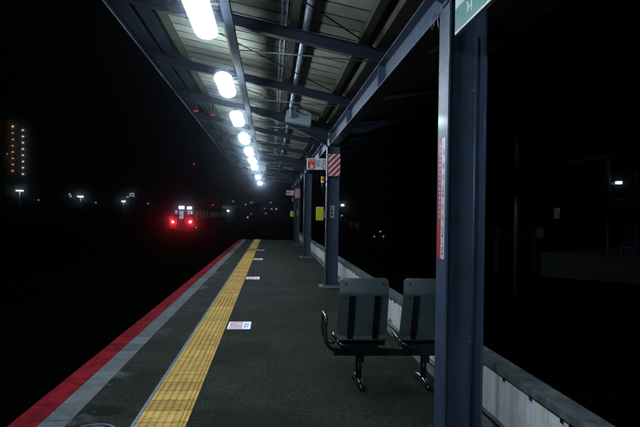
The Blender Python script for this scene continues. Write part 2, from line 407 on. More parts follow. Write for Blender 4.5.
# longitudinal H beam with stiffeners
bm_ = MB(); bw = .095; yA, yB = Y0, 40.6
bm_.box(CX - bw, CX + bw, yA, yB, BZ0, BZ0 + .012, bev=.002); bm_.box(CX - bw, CX + bw, yA, yB, BZ1 - .012, BZ1, bev=.002)
bm_.box(CX - .005, CX + .005, yA, yB, BZ0 + .012, BZ1 - .012)
for y in RAFY:
    for s in (-1, 1):
        x0, x1 = sorted((CX + s * .0055, CX + s * (bw - .006)))
        bm_.box(x0, x1, y - .005, y + .005, BZ0 + .0125, BZ1 - .0125)
bm_.build('main_beam', 'steel', canopy)
# rafters: light ones between the columns, deep haunched ones on the columns
XL, XR = -1.98, 3.15
def rz(x): return zb(x) if x <= CX else zb(CX) + SL * (x - CX)
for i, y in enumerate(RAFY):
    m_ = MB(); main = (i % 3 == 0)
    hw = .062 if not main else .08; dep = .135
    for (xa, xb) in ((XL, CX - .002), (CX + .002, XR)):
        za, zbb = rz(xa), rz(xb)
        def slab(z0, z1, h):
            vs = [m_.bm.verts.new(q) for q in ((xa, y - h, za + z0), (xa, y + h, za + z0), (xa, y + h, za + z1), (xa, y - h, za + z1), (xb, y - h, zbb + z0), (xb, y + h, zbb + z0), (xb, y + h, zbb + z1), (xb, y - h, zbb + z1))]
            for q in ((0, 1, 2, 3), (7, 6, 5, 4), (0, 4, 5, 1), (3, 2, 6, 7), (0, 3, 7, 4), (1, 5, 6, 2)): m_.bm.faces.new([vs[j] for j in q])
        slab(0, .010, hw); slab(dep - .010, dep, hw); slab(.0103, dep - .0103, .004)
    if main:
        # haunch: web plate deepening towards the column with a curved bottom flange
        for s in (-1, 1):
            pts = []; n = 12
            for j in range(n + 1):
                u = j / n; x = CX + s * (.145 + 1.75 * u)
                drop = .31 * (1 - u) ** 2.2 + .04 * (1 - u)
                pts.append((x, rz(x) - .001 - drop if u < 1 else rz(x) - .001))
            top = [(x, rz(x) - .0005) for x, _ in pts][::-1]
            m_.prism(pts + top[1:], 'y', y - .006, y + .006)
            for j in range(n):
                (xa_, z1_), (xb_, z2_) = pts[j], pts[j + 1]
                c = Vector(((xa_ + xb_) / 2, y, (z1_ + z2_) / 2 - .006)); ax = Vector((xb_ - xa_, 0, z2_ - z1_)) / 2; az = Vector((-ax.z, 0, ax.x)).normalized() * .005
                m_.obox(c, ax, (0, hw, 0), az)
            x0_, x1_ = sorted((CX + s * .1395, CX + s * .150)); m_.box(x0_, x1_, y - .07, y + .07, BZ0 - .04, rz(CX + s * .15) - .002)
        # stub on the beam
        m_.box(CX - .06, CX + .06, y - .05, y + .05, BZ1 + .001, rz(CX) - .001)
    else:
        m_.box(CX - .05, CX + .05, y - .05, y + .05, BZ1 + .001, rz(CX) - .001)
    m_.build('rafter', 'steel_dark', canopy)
# purlins (C section) and the ribbed roof sheet
PX = [-1.46, -.61, .24, 1.06, 1.95, 2.75]
for x in PX:
    z = rz(x) + .137; m_ = MB()
    m_.box(x - .045, x + .045, yA, yB, z, z + .004); m_.box(x - .045, x - .041, yA, yB, z + .0045, z + .098); m_.box(x - .0405, x + .045, yA, yB, z + .0935, z + .098)
    m_.build('purlin', 'purlin', canopy)
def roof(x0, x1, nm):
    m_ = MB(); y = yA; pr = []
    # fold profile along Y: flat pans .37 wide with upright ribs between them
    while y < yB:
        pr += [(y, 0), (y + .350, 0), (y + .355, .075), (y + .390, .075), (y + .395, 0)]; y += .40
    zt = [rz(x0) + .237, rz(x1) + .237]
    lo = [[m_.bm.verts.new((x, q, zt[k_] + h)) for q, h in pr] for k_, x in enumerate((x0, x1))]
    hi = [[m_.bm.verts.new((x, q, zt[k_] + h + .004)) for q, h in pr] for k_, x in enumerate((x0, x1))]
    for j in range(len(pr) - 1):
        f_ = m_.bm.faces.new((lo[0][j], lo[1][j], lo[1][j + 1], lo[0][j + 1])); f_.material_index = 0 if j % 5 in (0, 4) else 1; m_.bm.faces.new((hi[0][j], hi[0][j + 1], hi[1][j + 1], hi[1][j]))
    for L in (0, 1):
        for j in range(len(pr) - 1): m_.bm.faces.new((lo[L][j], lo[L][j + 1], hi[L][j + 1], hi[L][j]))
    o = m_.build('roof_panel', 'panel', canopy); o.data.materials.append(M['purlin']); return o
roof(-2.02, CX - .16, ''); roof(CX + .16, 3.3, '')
# valley gutter above the beam
m_ = MB(); m_.prism([(CX - .20, rz(CX - .2) + .232), (CX - .12, BZ1 + .2), (CX + .12, BZ1 + .2), (CX + .20, rz(CX + .2) + .232), (CX + .20, rz(CX + .2) + .236), (CX + .115, BZ1 + .206), (CX - .115, BZ1 + .206), (CX - .20, rz(CX - .2) + .236)], 'y', yA, yB); m_.build('valley_gutter', 'purlin', canopy)
# eave: fascia with a lit lower lip, gutter box and soffit board
EX, EZ = -2.15, 1.6 + 2.65
m_ = MB(); m_.box(EX, EX + .02, yA, yB, EZ, EZ + .30); m_.box(EX + .0205, EX + .055, yA, yB, EZ, EZ + .006)
m_.build('fascia', 'fascia', canopy)
m_ = MB(); m_.box(EX + .0, EX + .012, yA, yB, EZ - .012, EZ - .001); m_.build('fascia_trim', 'galv', canopy)
m_ = MB(); zz = rz(-1.8) + .05
m_.prism([(-2.09, EZ + .03), (-1.90, EZ + .03), (-1.86, EZ + .16), (-1.88, EZ + .16), (-1.91, EZ + .045), (-2.08, EZ + .045), (-2.09, EZ + .2), (-2.10, EZ + .2)], 'y', yA, yB); m_.build('eave_gutter', 'fascia', canopy)
m_ = MB(); m_.box(-1.78, -1.62, yA, yB, rz(-1.7) + .137, rz(-1.7) + .21); m_.build('eave_purlin', 'fascia', canopy)
# diagonal brace rods in the roof plane
for i in range(len(RAFY) - 1):
    y = RAFY[i]; m_ = MB()
    m_.tube([(-1.40, y + .07, rz(-1.40) + .10), (1.25, y + 3.27, rz(1.25) + .10)], .009, 6)
    m_.build('brace_rod', 'steel_dark', canopy)
# ------------------------------------------------------------------ services under the roof
pipe = thing('drain_pipe', 'pale round drain pipe running along under the roof sheet', 'pipe', (.38, 0, 3.85))
m_ = MB(); m_.tube([(.385, Y0, 3.845), (.385, 13.55, 3.845), (.385, 13.75, 3.82), (.385, 13.84, 3.74), (.385, 13.86, 3.62)], .044, 14); m_.build('pipe_run', 'galv', pipe)
for y in [2.84 + 3.34 * q for q in range(4)]:
    m_ = MB(); m_.tube([(.385, y, 3.845), (.385, y + .05, 3.845)], .050, 14); m_.build('pipe_socket', 'galv', pipe)
pipe2 = thing('drain_pipe', 'short grey drain pipe under the roof far down the platform', 'pipe', (.385, 16, 3.85))
m_ = MB(); m_.tube([(.385, 15.2, 3.845), (.385, 39.5, 3.845)], .04, 10); m_.build('pipe_run', 'galv', pipe2)
for x, lb in ((.092, 'left one of the two thin conduits running along under the roof'), (.148, 'right one of the two thin conduits, nearer the drain pipe')):
    m_ = MB(); m_.tube([(x, Y0, 3.90), (x, 39.5, 3.90)], .0125, 8)
    tag(m_.build('conduit', 'galv'), lb, 'conduit', 'thin conduits under the roof')
LX, LZ = -.677, 1.6 + 1.84
way = thing('cable_raceway', 'dark steel cable raceway beside the row of tube lamps', 'raceway', (-.5, 0, LZ + .05))
m_ = MB(); m_.box(-.51, -.42, yA, 40.2, LZ + .11, LZ + .114); m_.box(-.51, -.506, yA, 40.2, LZ + .1145, LZ + .17); m_.box(-.424, -.42, yA, 40.2, LZ + .1145, LZ + .17); m_.build('channel', 'fascia', way)
for y in RAFY:
    m_ = MB(); m_.tube([(-.465, y - .09, LZ + .115), (-.465, y - .09, rz(-.465) - .0)], .006, 6); m_.build('hanger', 'galv', way)
ordn = ['hindmost', 'nearest', 'second', 'third', 'fourth', 'fifth', 'sixth', 'seventh', 'eighth', 'ninth', 'tenth', 'eleventh', 'twelfth', 'thirteenth']
n_ = 0
for y in RAFY[2:]:
    m_ = MB(); m_.tube([(1.262, y - .075, LZ + .015), (-.425, y - .075, LZ + .10)], .0085, 6)
    o = tag(m_.build('cross_conduit', 'galv'), 'thin level conduit crossing under the canopy to the lamps, number %s along the roof' % '', 'conduit', 'level cross conduits under the rafters')
    o['label'] = '%s thin level conduit from the camera, running from the main beam to the lamp raceway' % ordn[n_]; n_ += 1

# fluorescent lamps
def lamp(y, lit=True, label=''):
    L = thing('tube_lamp', label, 'lamp', (LX, y, LZ), 'fluorescent lamps hung along the canopy')
    h = MB(); h.box(LX - .045, LX + .045, y - .60, y + .60, LZ + .051, LZ + .098, bev=.006)
    h.build('housing', 'fascia', L)
    hz = MB(); hz.box(LX - .02, -.52, y - .03, y + .03, LZ + .099, LZ + .107); hz.box(-.519, -.512, y - .03, y + .03, LZ + .099, LZ + .16); hz.build('bracket', 'fascia', L)
    tb = MB(); pr_ = [(0, .02), (.012, .060), (.035, .088), (.07, .105), (.13, .113)]
    ys_ = [y - .66 + a_ for a_, _ in pr_] + [y + .66 - a_ for a_, _ in pr_[::-1]]; rs_ = [r_ for _, r_ in pr_] + [r_ for _, r_ in pr_[::-1]]
    tb.tube([(LX, q_, LZ) for q_ in ys_], rs_, 20)
    for v_ in tb.bm.verts: v_.co.z = LZ - .012 + (v_.co.z - LZ) * .62
    tb.build('lamp_bloom_capsule', 'tubelight' if lit else 'tube_off', L)  # glowing capsule made wider than the tube to take in its bloom
    return L
LY = [6.17 + 3.34 * k for k in range(-3, 11)]
names = {0: 'nearest lit tube lamp in view, largest and brightest under the canopy', 1: 'second lit tube lamp from the camera', 2: 'third lit tube lamp from the camera', 3: 'fourth lit tube lamp from the camera', 4: 'fifth lit tube lamp from the camera', 5: 'sixth lit tube lamp from the camera', 6: 'seventh lit tube lamp, last before the gap in the row', 8: 'lit tube lamp alone after the first gap in the row', 10: 'farthest lit tube lamp at the end of the canopy'}
for k, y in zip(range(-3, 11), LY):
    if k in (7, 9): continue
    lamp(y, True, names.get(k, {-3: 'lit tube lamp behind the camera, hindmost', -2: 'lit tube lamp just behind the camera', -1: 'lit tube lamp overhead between the camera and the nearest lamp in view'}.get(k)))
# round unlit loudspeaker by the lamps
q = at(262.5, 168, Y=24.0)
sp = thing('loudspeaker', 'small round grey loudspeaker hanging beside the far lamps', 'speaker', q)
m_ = MB(); m_.tube([(q.x, q.y, q.z), (q.x, q.y + .05, q.z), (q.x, q.y + .22, q.z)], [.13, .125, .05], 16); m_.build('horn', M.setdefault('horn_grey', surf('horn_grey', (.10, .12, .14), .6)), sp)
m_ = MB(); m_.tube([(q.x, q.y + .12, q.z + .07), (q.x, q.y + .12, rz(q.x) + .14)], .01, 6); m_.build('hanger', 'galv', sp)
# grey hood box at the end of the drain pipe
yb = 13.95; pa = [at(x_, y_, Y=yb) for x_, y_ in ((284.8, 121), (286.5, 110.5), (291, 109.2), (299, 109.0), (306, 110.5), (311.5, 113.5), (310.5, 126))]
bx = MB(); bx.prism([(v.x, v.z) for v in pa], 'y', yb, yb + .26)
jb = tag(bx.build('junction_box', surf('box_grey', (.13, .17, .185), .6, var=.12)), 'grey metal box with arched top hung at the end of the drain pipe', 'box')
# two small red indicator lamps on the eave side of the rafter
for (px_, py_, lb) in ((196, 111, 'small red indicator lamp under the rafter, the one nearer the eave'), (212.4, 115, 'small red indicator lamp under the rafter, the one nearer the tube lamps')):
    v = at(px_, py_, Y=14.35); r_ = thing('indicator_lamp', lb, 'indicator lamp', v, 'red indicator lamps')
    m_ = MB(); m_.ball(v, .04, 10, (1.5, .6, .45)); m_.build('lens', M.setdefault('redlens', glow('red_lens', (1, .02, .02), .30, False)), r_)
    m_ = MB(); m_.box(v.x - .02, v.x + .02, v.y + .03, v.y + .06, v.z, rz(v.x) + .01); m_.build('stem', 'steel_dark', r_)

# ------------------------------------------------------------------ parapet wall on the right
WX = 1.655
wall = thing('parapet_wall', 'low pale panel parapet with weathered grey cap along the right platform side', 'wall', (WX, 0, 0))
m_ = MB(); m_.box(WX - .012, WX + .11, Y0, Y1, -1.1, .118, bev=.004); m_.build('kerb', 'conc', wall)
m_ = MB(); y = -5.45
while y < Y1 - .1:
    y2 = min(y + 1.80, Y1); m_.box(WX, WX + .03, y + .004, y2 - .004, .140, .482, bev=.002); y += 1.80
m_.build('wall_panel', 'wallpanel', wall)
m_ = MB(); m_.box(WX + .035, WX + .10, Y0, Y1, .1185, .482); m_.build('backing', 'conc_dark', wall)
m_ = MB(); m_.box(WX - .018, WX + .125, Y0, Y1, .4835, .540, bev=.006); m_.build('coping', 'cap', wall)
m_ = MB(); y = -5.45
while y < Y1 - .3:
    for dy in (.05, .50, .98, 1.46): m_.box(WX - .012, WX - .0005, y + dy - .012, y + dy + .012, .452, .474)
    for dy in (.05,): m_.box(WX - .010, WX - .0005, y + dy - .014, y + dy + .014, .158, .186)
    for dy in (1.74,): m_.box(WX - .010, WX - .0005, y + dy - .014, y + dy + .014, .158, .186); m_.box(WX - .012, WX - .0005, y + dy - .012, y + dy + .012, .452, .474)
    y += 1.80
m_.build('panel_bolt', 'black', wall).__setitem__('kind', 'stuff')
cab = thing('wall_cable', 'black cable clipped along the foot of the parapet wall', 'cable', (WX - .03, 0, .13))
m_ = MB(); m_.tube([(WX - .026, Y0 + .9 * j_, .128 + (.006 if j_ % 2 else -.002)) for j_ in range(54)], .009, 8); m_.build('cable_run', 'black', cab)

# ------------------------------------------------------------------ stickers, cover
def sticker(y, lb):
    S = thing('floor_sticker', lb, 'sticker', (-.43, y, 0), 'boarding stickers beside the yellow strip')
    x0, x1 = -.585, -.262
    m_ = MB(); m_.box(x0, x1, y - .31, y + .31, .0, .0035); m_.build('backing', 'white', S)
    m_ = MB(); m_.box(x0 + .03, x0 + .205, y - .10, y + .27, .0036, .0055); m_.build('red_field', 'pink', S)
    m_ = MB(); m_.box(x0 + .03, x0 + .205, y - .27, y - .13, .0036, .0055); m_.build('lower_field', M.setdefault('pale_pink', surf('pale_pink', (.62, .27, .36), .5, var=.2, scale=40)), S)
    m_ = MB()
    for (u0, u1, v0, v1) in ((.225, .295, .05, .07), (.225, .295, .12, .14), (.235, .25, -.18, .2), (.27, .285, -.15, .16), (.225, .29, -.08, -.06), (.225, .29, -.2, -.18)):
        m_.box(x0 + u0, x0 + u1, y + v0, y + v1, .0036, .0055 + u0 * .001 + v0 * .0005)
    m_.build('blue_mark', 'blue', S)
    m_ = MB()
    for (u0, u1, v0, v1) in ((.13, .145, 0, .12), (.16, .18, .02, .1), (.05, .11, .16, .18), (.12, .19, .19, .2)): m_.box(x0 + u0, x0 + u1, y + v0, y + v1, .0056, .0066)
    m_.build('white_mark', 'white', S)
for y, lb in ((9.5, 'red and blue floor sticker beside the yellow strip, nearest the camera'), (16.5, 'second floor sticker along the yellow strip'), (23.4, 'third floor sticker along the yellow strip, small in view'), (29.3, 'farthest floor sticker along the yellow strip')):
    sticker(y, lb)
v = at(95, 430.8, z=0)
mh = thing('drain_cover', 'round metal cover with pale rings in the asphalt by the kerb blocks', 'cover', v)
for r0, r1, z1, mm, nm in ((.0, .070, .006, 'conc_dark', 'disc'), (.072, .086, .009, 'galv', 'inner_ring'), (.087, .118, .005, 'black', 'groove'), (.119, .142, .010, 'galv', 'outer_ring')):
    m_ = MB(); n = 40
    rings = [[m_.bm.verts.new((v.x + r * math.cos(2 * math.pi * k / n), v.y + r * math.sin(2 * math.pi * k / n), z)) for k in range(n)] for r, z in ((max(r0, .001), -.002), (max(r0, .001), z1), (r1, z1), (r1, -.002))]
    for i in range(3):
        for k in range(n): m_.bm.faces.new((rings[i][k], rings[i][(k + 1) % n], rings[i + 1][(k + 1) % n], rings[i + 1][k]))
    m_.build(nm, mm, mh)

# ------------------------------------------------------------------ column strips, SOS boards, boxes
XF = CX - .139                   # outer face of the left flange
def strip(y, lb):
    S = thing('column_strip', lb, 'notice', (XF, y, 1.29), 'red and white strips on the column flanges')
    ya, yb_ = y + .045, y + .225; ym = y + .115
    # the strip seen from the left: red towards the far side, white towards the camera
    m_ = MB(); m_.box(XF - .003, XF - .0003, ya + .0, ym + .02, 1.30, 2.165); m_.build('white_field', 'white', S)
    m_ = MB(); m_.box(XF - .003, XF - .0003, ym + .0205, yb_, 1.30, 2.15); m_.build('red_field', 'red', S)
    k_ = MB(); z = 2.08
    def st(u0, u1, v0, v1): k_.box(XF - .0042, XF - .0031, ya + u0, ya + u1, v0, v1)
    for g_ in range(7):          # vertical line of dark characters, strokes only: too small to read
        hgt = .045 if g_ not in (3, 6) else .075
        st(.022, .062, z - .004, z); st(.022, .028, z - hgt, z - .006); st(.052, .058, z - hgt * .8, z - .006)
        if g_ % 2: st(.030, .050, z - hgt * .55, z - hgt * .45)
        if g_ in (3, 6): st(.022, .062, z - hgt, z - hgt + .012)
        z -= hgt + .035 + (.02 if g_ in (0, 3) else 0)
    st(.015, .07, 1.405, 1.41); st(.025, .06, 1.33, 1.345); st(.03, .055, 1.36, 1.385)
    k_.build('lettering', 'ink', S)
    w_ = MB(); z = 2.12
    for g_ in range(16):
        w_.box(XF - .0042, XF - .0031, ym + .045, ym + .085, z - .012, z - .003); w_.box(XF - .0042, XF - .0031, ym + .05, ym + .06, z - .024, z - .013); z -= .034
    w_.build('small_lettering', 'white', S)
slb = ['red and white strip on the near column left face', 'red and white strip on the second column left face', 'red and white strip on the third column left face', 'red and white strip on the farthest column left face']
for y, lb in zip(COLY[1:], slb): strip(y, lb)

def sos(y, which):
    # striped board wrapped on the front of the column
    wf = thing('striped_board', 'red and white diagonally striped board high on the %s column' % which, 'board', (CX, y - .01, 2.45), 'striped boards on columns')
    x0, x1, z0, z1 = CX - .115, CX + .150, 2.46, 2.95
    m_ = MB(); m_.box(x0, x1, y - .014, y - .002, z0, z1); m_.build('panel', 'white', wf)
    m_ = MB(); w = x1 - x0; st_ = .128
    kx = -4
    while kx < 10:
        # 45 degree stripe clipped to the board
        c0 = z0 + kx * st_; poly = [(x0, c0), (x1, c0 + w * 1.0), (x1, c0 + w + st_ * .52), (x0, c0 + st_ * .52)]
        def clip(poly, f, g_):
            out = []
            for i in range(len(poly)):
                A_, B_ = poly[i], poly[(i + 1) % len(poly)]; fa, fb = f(A_), f(B_)
                if fa >= 0: out.append(A_)
                if fa * fb < 0: t_ = fa / (fa - fb); out.append((A_[0] + (B_[0] - A_[0]) * t_, A_[1] + (B_[1] - A_[1]) * t_))
            return out
        poly = clip(poly, lambda p_: p_[1] - z0, 0); poly = clip(poly, lambda p_: z1 - p_[1], 0) if len(poly) > 2 else []
        if len(poly) > 2: m_.prism(poly, 'y', y - .0165, y - .0142)
        kx += 1
    m_.build('stripes', 'red', wf)
    s = thing('emergency_sign', 'red and white SOS sign with pressing hand, projecting from the %s column' % which, 'sign', (1.2, y + .05, 2.6), 'SOS signs on columns')
    sx0, sx1, sz0, sz1 = .775, 1.19, 2.60, 2.85; yf = y + .04
    m_ = MB(); m_.box(sx0, sx1, yf, yf + .03, sz0, sz1, bev=.003); m_.build('sign_panel', 'white', s)
    m_ = MB(); m_.box(sx0 + .018, sx0 + .185, yf - .002, yf - .0003, sz0 + .018, sz1 - .018); m_.build('red_field', 'red', s)
    text('sos_lettering', 'SOS', .075, 'white', s, (sx0 + .10, yf - .0035, sz1 - .055), (R(90), 0, 0))
    # pressing hand pictogram: fist with a pointing finger
    m_ = MB(); hx, hz = sx0 + .105, sz0 + .075
    m_.prism([(hx - .03, hz - .035), (hx + .03, hz - .035), (hx + .038, hz + .005), (hx + .032, hz + .018), (hx + .004, hz + .018), (hx + .002, hz + .055), (hx - .010, hz + .055), (hx - .012, hz + .008), (hx - .034, hz - .004)], 'y', yf - .0045, yf - .0022); m_.build('hand_symbol', 'white', s)
    m_ = MB()
    for j in range(5): m_.box(sx0 + .20, sx0 + .20 + (.10, .12, .085, .11, .07)[j], yf - .002, yf - .0003, sz1 - .055 - j * .034, sz1 - .040 - j * .034)
    m_.prism([(sx0 + .325, sz0 + .075), (sx0 + .345, sz0 + .085), (sx0 + .372, sz0 + .045), (sx0 + .39, sz0 + .055), (sx0 + .385, sz0 + .012), (sx0 + .345, sz0 + .03), (sx0 + .358, sz0 + .038)], 'y', yf - .002, yf - .0003)
    m_.build('notice_lettering', 'ink', s)
    m_ = MB()
    for j in range(4): m_.box(sx0 + .345, sx0 + .395, yf - .002, yf - .0003, sz1 - .05 - j * .034, sz1 - .030 - j * .034)
    m_.build('red_marks', 'red', s)
    m_ = MB(); m_.box(sx1, XF + .001 - .002, yf + .008, yf + .022, sz0 + .05, sz0 + .075); m_.box(sx1, XF - .001, yf + .008, yf + .022, sz1 - .075, sz1 - .05); m_.build('bracket', 'galv', s)
    e = thing('emergency_button_box', 'yellow emergency button box on the left side of the %s column' % which, 'button box', (1.09, y + .1, 1.47), 'yellow button boxes on columns')
    m_ = MB(); m_.box(1.005, 1.165, y + .05, y + .20, 1.475, 1.775, bev=.008); m_.build('case', 'yellowbox', e)
    m_ = MB(); m_.box(1.166, XF - .004, y + .08, y + .17, 1.54, 1.70); m_.build('bracket', 'galv', e)
    w = thing('warning_lamp', 'small orange and white warning lamp above the yellow box on the %s column' % which, 'warning lamp', (1.14, y + .1, 2.28), 'orange warning lamps on columns')
    m_ = MB(); m_.tube([(1.135, y + .1, 2.36), (1.135, y + .1, 2.44), (1.135, y + .1, 2.46)], [.042, .042, .02], 14); m_.build('orange_cap', 'orange', w)
    m_ = MB(); m_.tube([(1.135, y + .1, 2.31), (1.135, y + .1, 2.3595)], .034, 14); m_.build('lamp_base', 'white', w)
    m_ = MB(); m_.box(1.17, XF - .001, y + .085, y + .115, 2.32, 2.34); m_.tube([(1.13, y + .1, 2.309), (1.12, y + .1, 2.2), (1.14, y + .1, 2.12), (1.16, y + .1, 2.06)], .006, 6); m_.build('lamp_wire', 'black', w)
    nt = thing('column_notice', 'small grey and white notice at eye height on the %s column' % which, 'notice', (1.36, y + .12, 1.55), 'small notices on columns')
    yy = y + .125
    m_ = MB(); m_.box(1.315, 1.405, yy - .006, yy, 1.54, 1.81); m_.build('plate', 'white', nt)
    m_ = MB(); m_.box(1.335, 1.385, yy - .008, yy - .0063, 1.66, 1.72); m_.box(1.335, 1.385, yy - .008, yy - .0063, 1.575, 1.64)
    for j in range(3): m_.box(1.33, 1.39, yy - .008, yy - .0063, 1.735 + j * .023, 1.745 + j * .023)
    m_.build('print', 'ink', nt)
sos(COLY[2], 'second'); sos(COLY[4], 'farthest')

cc = thing('column_conduit', 'thin pale conduit running up inside the near column recess', 'conduit', (1.452, 4.6, 0))
m_ = MB(); m_.tube([(1.447, 4.625, .06), (1.447, 4.625, 2.90)], .0095, 10); m_.build('conduit_run', 'steel', cc)
for z in (.7, 1.6, 2.5):
    m_ = MB(); m_.box(1.432, 1.462, 4.632, 4.6585, z, z + .018); m_.build('clip', 'galv', cc)
# ------------------------------------------------------------------ hanging station sign by the near column
sg = thing('hanging_sign', 'green and white station sign hanging beside the top of the near column', 'sign', (1.214, 3.6, 2.82))
sx = 1.214; sz0, sz1 = 2.822, 3.14; ya, yb_ = 2.9, 4.36
m_ = MB(); m_.box(sx, sx + .03, ya, yb_, sz0, sz1, bev=.002); m_.build('sign_panel', 'white', sg)
m_ = MB(); m_.box(sx - .0025, sx - .0003, ya + .014, yb_ - .014, sz0 + .018, sz0 + .165); m_.build('green_band', 'green', sg)
m_ = MB()                     # the corner of a white character that the frame lets in
yc = 4.06
m_.box(sx - .0045, sx - .0027, yc - .012, yc + .008, sz0 + .065, sz0 + .150); m_.box(sx - .0045, sx - .0027, yc - .085, yc + .03, sz0 + .128, sz0 + .140)
m_.box(sx - .0045, sx - .0027, yc - .085, yc - .068, sz0 + .05, sz0 + .127); m_.box(sx - .0045, sx - .0027, yc - .067, yc - .013, sz0 + .085, sz0 + .097); m_.build('lettering', 'white', sg)
m_ = MB()
for y in (3.2, 4.1): m_.box(sx + .010, sx + .02, y - .012, y + .012, sz1, BZ0 + .0); m_.box(sx + .010, sx + .06, y - .012, y + .012, BZ0 - .006, BZ0 - .001)
m_.build('hanger', 'galv', sg)
# loose tie ends hanging at the column head
tw = thing('wire_ties', 'loose wire ends hanging at the head of the near column', 'wire', (1.2, 4.6, 3.1))
for pts in ([(1.215, 4.75, 3.10), (1.185, 4.72, 3.03), (1.19, 4.70, 2.96)], [(1.215, 4.77, 3.09), (1.17, 4.76, 3.06), (1.165, 4.75, 2.99)], [(1.2, 4.85, 3.12), (1.17, 4.86, 3.05), (1.19, 4.88, 3.00)]):
    m_ = MB(); m_.tube(pts, .004, 5); m_.build('wire_end', 'galv', tw)

# ------------------------------------------------------------------ bench
bench = thing('platform_bench', 'two seat platform bench with grey backs seen from behind beside the near column', 'bench', (1.12, 6.15, 0))
rail_z0, rail_z1 = .285, .352
m_ = MB(); m_.box(.605, 1.60, 6.14, 6.20, rail_z0, rail_z1, bev=.006); m_.build('seat_rail', 'black', bench)
for fx in (.845, 1.465):
    L = MB(); L.tube([(fx, 6.17, .03), (fx, 6.17, rail_z0)], .030, 14); L.box(fx - .02, fx + .045, 6.12, 6.22, rail_z0 - .06, rail_z0 - .001)
    o = L.build('leg', 'black', bench)
    f_ = MB(); f_.tube([(fx - .01, 6.50, .022), (fx - .01, 6.42, .045), (fx - .005, 6.30, .062), (fx, 6.17, .058), (fx, 6.02, .045), (fx, 5.94, .022)], [.022, .026, .030, .034, .028, .022], 12); f_.build('foot', 'tube', o)
def seat(xc):
    W_ = .222
    # back shell: bent sheet with rounded corners, leaning towards the camera
    def prof(u): # u 0 bottom .. 1 top -> y, z
        if u < .74: return (6.01 - .144 * (u / .74), .500 + .40 * (u / .74))
        t_ = (u - .74) / .26; return (5.866 + .016 * t_, .90 + .138 * t_)
    m_ = MB(); nu, nx = 26, 14; front = []; back = []
    for i in range(nu + 1):
        u = i / nu; y, z = prof(u); w = W_ + .012 * (1 - u)
        # rounded corners by narrowing the rows at the ends
        d = min(u, 1 - u) * .56; r_ = .035; ins = r_ - math.sqrt(max(0, r_ * r_ - (r_ - d) ** 2)) if d < r_ else 0
        rowa, rowb = [], []
        for j in range(nx + 1):
            s = -1 + 2 * j / nx; x = xc + s * (w - ins); curve = .018 * (s * s)
            rowa.append(m_.bm.verts.new((x, y + curve, z))); rowb.append(m_.bm.verts.new((x, y + curve + .014, z)))
        front.append(rowa); back.append(rowb)
    for i in range(nu):
        for j in range(nx):
            for S_, o_ in ((front, 0), (back, 1)):
                f = m_.bm.faces.new((S_[i][j], S_[i][j + 1], S_[i + 1][j + 1], S_[i + 1][j]) if not o_ else (S_[i][j], S_[i + 1][j], S_[i + 1][j + 1], S_[i][j + 1]))
    for i in range(nu):
        m_.bm.faces.new((front[i][0], front[i + 1][0], back[i + 1][0], back[i][0])); m_.bm.faces.new((front[i][nx], back[i][nx], back[i + 1][nx], front[i + 1][nx]))
    for j in range(nx):
        m_.bm.faces.new((front[0][j], back[0][j], back[0][j + 1], front[0][j + 1])); m_.bm.faces.new((front[nu][j], front[nu][j + 1], back[nu][j + 1], back[nu][j]))
    bo = m_.build('backrest', 'seat', bench)
    for s in (-.76, .76):
        for u in (.90, .66):
            y, z = prof(u); x = xc + s * W_; yy = y + .018 * s * s; sc_ = MB(); sc_.tube([(x, yy - .006, z), (x, yy + .004, z)], .0085, 8); sc_.build('screw', 'black', bo)
    # seat pan going away from the camera
    sp_ = MB(); pr = [(5.99, .470), (6.02, .448), (6.12, .432), (6.28, .440), (6.40, .462), (6.47, .455), (6.47, .447), (6.40, .450), (6.28, .428), (6.12, .420), (6.02, .436), (5.985, .462)]
    sp_.prism([(y_, z_) for y_, z_ in pr], 'x', xc - W_ - .008, xc + W_ - .004); sp_.build('seat', M.setdefault('seat_shaded', surf('shaded_seat_pan', (.02, .026, .03), .35, var=.1)), bench)  # pan coloured darker than the back to draw the shadow line below it
    for s in (-.098, .132):
        st = MB(); ys = [prof(u) for u in (0, .25, .5, .70)]
        x = xc + s - .01
        pts = [(x, 6.10, .40), (x, 6.03, .42)] + [(x, y - .006, z) for y, z in ys]
        for i in range(len(pts) - 1):
            A_, B_ = Vector(pts[i]), Vector(pts[i + 1]); d = (B_ - A_) / 2; n2 = Vector((0, -d.z, d.y)).normalized() * .006
            st.obox((A_ + B_) / 2, d * 1.04, (.028, 0, 0), n2)
        st.build('back_strap', 'black', bench)
    br = MB(); br.box(xc - .195, xc + .16, 6.06, 6.28, .3525, .418, bev=.004); br.box(xc - .21, xc + .22, 6.02, 6.40, .408, .4195); br.build('seat_bracket', 'black', bench)
    t1 = MB(); t1.tube([(xc - .235, 6.33, .47), (xc - .243, 6.20, .480), (xc - .240, 6.06, .472), (xc - .22, 5.98, .44), (xc - .17, 5.96, .415), (xc - .10, 5.97, .405)], .016, 10); t1.build('side_tube', 'tube', bench)
seat(.848); seat(1.432)
def arc(c, r, a0, a1, n=6): return [(c[0], c[1] + r * math.cos(a0 + (a1 - a0) * i / n), c[2] + r * math.sin(a0 + (a1 - a0) * i / n)) for i in range(n + 1)]
ax_ = .515
pts = [(.63, 6.00, .375), (.58, 5.98, .38), (.54, 5.97, .41), (ax_, 5.97, .46)] + [(ax_, 5.97, .60)] + arc((ax_, 6.02, .62), .05, math.pi, math.pi / 2) + arc((ax_, 6.33, .62), .05, math.pi / 2, 0) + [(ax_, 6.38, .50), (.53, 6.38, .43), (.57, 6.36, .39), (.62, 6.3, .375)]
m_ = MB(); m_.tube(pts, .017, 12); m_.build('armrest', 'tube', bench)

